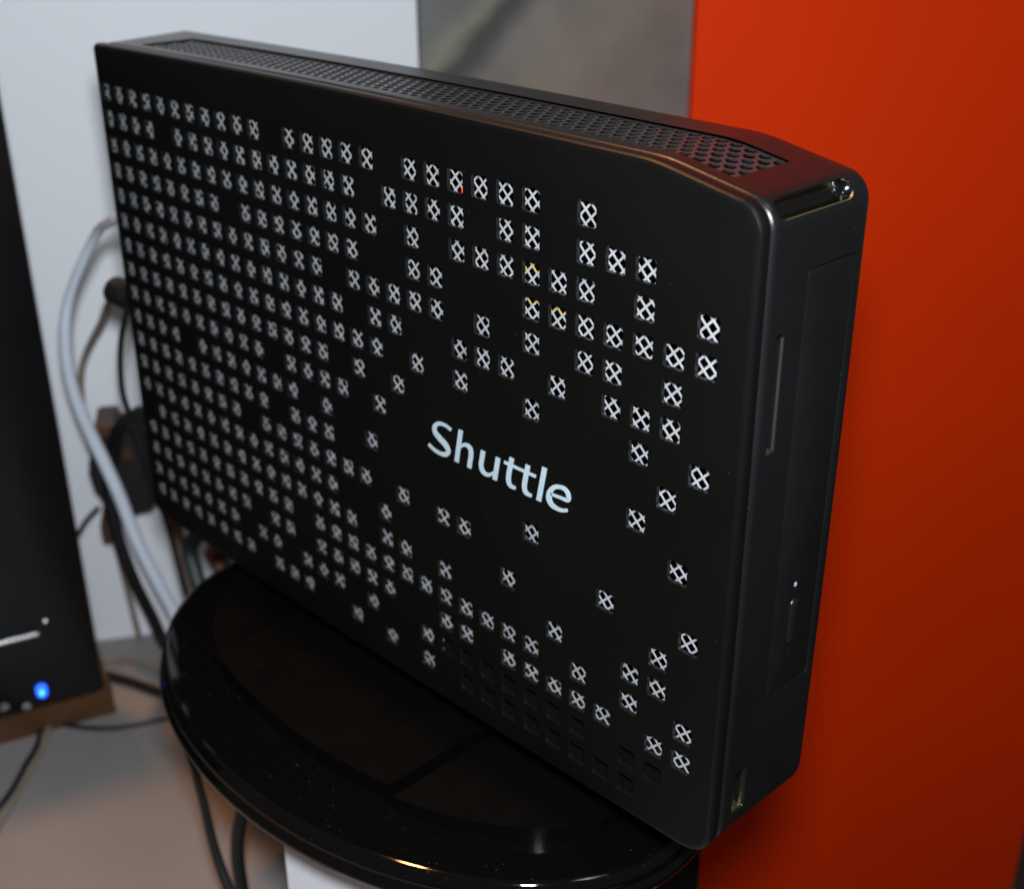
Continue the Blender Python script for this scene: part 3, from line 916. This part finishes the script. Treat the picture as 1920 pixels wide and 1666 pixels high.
cable('patch_cable', [(-0.130, 0.012, -0.222), (-0.1296, 0.0137, -0.2190), (-0.1382, 0.0236, -0.2217), (-0.1440, 0.0310, -0.2200), (-0.1416, 0.0373, -0.2141)], 0.0010, M['rubber'], 'short thin black cord between the monitor and the adapter', 'cord')
cable('desk_cable', [(-0.150, 0.015, -0.2983), (-0.1437, 0.0288, -0.2983), (-0.1376, 0.0363, -0.2983), (-0.1274, 0.0409, -0.2983), (-0.1157, 0.0445, -0.2983), (-0.1010, 0.0476, -0.2983), (-0.07, 0.05, -0.2983)], 0.0014, M['cablebrown'], 'thin brown cord on the desk nearest the wall', 'cord', 'cables lying on the desk')
cable('desk_cable', [(-0.146, 0.013, -0.2972), (-0.1384, 0.0182, -0.2972), (-0.1300, 0.0223, -0.2972), (-0.1170, 0.0281, -0.2972), (-0.1028, 0.0329, -0.2972), (-0.0936, 0.0362, -0.2972), (-0.0811, 0.0402, -0.2972), (-0.05, 0.05, -0.2972)], 0.0024, M['rubber'], 'thicker black cable on the desk just behind the monitor corner', 'cable', 'cables lying on the desk')
cable('desk_cable', [(-0.1220, -0.0114, -0.2988), (-0.1169, -0.0118, -0.2988), (-0.1087, -0.0080, -0.2988), (-0.0961, 0.0015, -0.2988), (-0.0879, 0.0132, -0.2988), (-0.0821, 0.0265, -0.2988), (-0.0786, 0.0357, -0.2988), (-0.06, 0.06, -0.2988)], 0.0011, M['rubber'], 'thin black cord sagging across the desk from monitor to disc', 'cord', 'cables lying on the desk')
cable('paired_cable', [(-0.1227, -0.0102, -0.2986), (-0.1059, -0.0209, -0.2986), (-0.0939, -0.0323, -0.2986), (-0.0816, -0.0446, -0.2986), (-0.0704, -0.0566, -0.2986), (-0.0561, -0.0729, -0.2986), (-0.03, -0.11, -0.2986)], 0.0013, M['cablebrown'], 'brown grey cord at the bottom left, right one of a pair', 'cord', 'pair of cords running forward from the monitor')
cable('paired_cable', [(-0.1238, -0.0142, -0.2987), (-0.1067, -0.0243, -0.2987), (-0.0963, -0.0347, -0.2987), (-0.0840, -0.0470, -0.2987), (-0.0759, -0.0576, -0.2987), (-0.0636, -0.0719, -0.2987), (-0.04, -0.11, -0.2987)], 0.0012, M['rubber'], 'black cord at the bottom left, left one of a pair', 'cord', 'pair of cords running forward from the monitor')
cable('thin_cable', [(0.0440, -0.012, -0.1850), (0.0500, -0.0280, -0.2020), (0.0557, -0.0300, -0.2156), (0.0583, -0.0300, -0.2274), (0.0604, -0.0300, -0.2402), (0.0636, -0.0300, -0.2501), (0.0680, -0.0300, -0.2587), (0.0716, -0.0300, -0.2665), (0.078, -0.03, -0.285), (0.09, -0.04, -0.2985)], lambda t: 0.0011 + 0.0012 * t, M['rubber'], 'thin black cord hanging below the disc in front of the desk', 'cord')
cable('hanging_cable', [(0.0760, -0.010, -0.1900), (0.0700, -0.0190, -0.2200), (0.0659, -0.0200, -0.2312), (0.0607, -0.0200, -0.2444), (0.0582, -0.0200, -0.2561), (0.0580, -0.0200, -0.2663), (0.0586, -0.0200, -0.2760), (0.0600, -0.0200, -0.2859), (0.066, -0.022, -0.297)], 0.0024, M['rubber'], 'thick black cable hanging below the disc beside the white box')
rc = empty('red_cable', (-0.08, 0.06, -0.23), 'dark red cable with beige plug behind the lower left of the computer', 'cable')
tube('cable_sheath', [(-0.02, 0.055, -0.185), (-0.060, 0.060, -0.205), (-0.078, 0.060, -0.2215), (-0.072, 0.0600, -0.2250)], 0.0045, M['red'], rc)
tube('plug_tip', [(-0.0725, 0.0600, -0.2245), (-0.064, 0.058, -0.2255), (-0.056, 0.055, -0.2262)], 0.0038, M['beige'], rc)
cable('teal_cable', [(-0.05, 0.07, -0.190), (-0.085, 0.065, -0.212), (-0.1000, 0.060, -0.2270), (-0.0950, 0.058, -0.2400), (-0.08, 0.055, -0.262), (-0.07, 0.055, -0.297)], 0.0040, M['teal'], 'dark teal cable behind the lower left corner of the computer')
cable('dark_cable', [(-0.04, 0.075, -0.185), (-0.105, 0.070, -0.205), (-0.1150, 0.062, -0.2200), (-0.1050, 0.058, -0.2400), (-0.09, 0.055, -0.270), (-0.075, 0.050, -0.2965)], 0.0032, M['outlet'], 'rust brown cable edge hanging between white cable and disc')
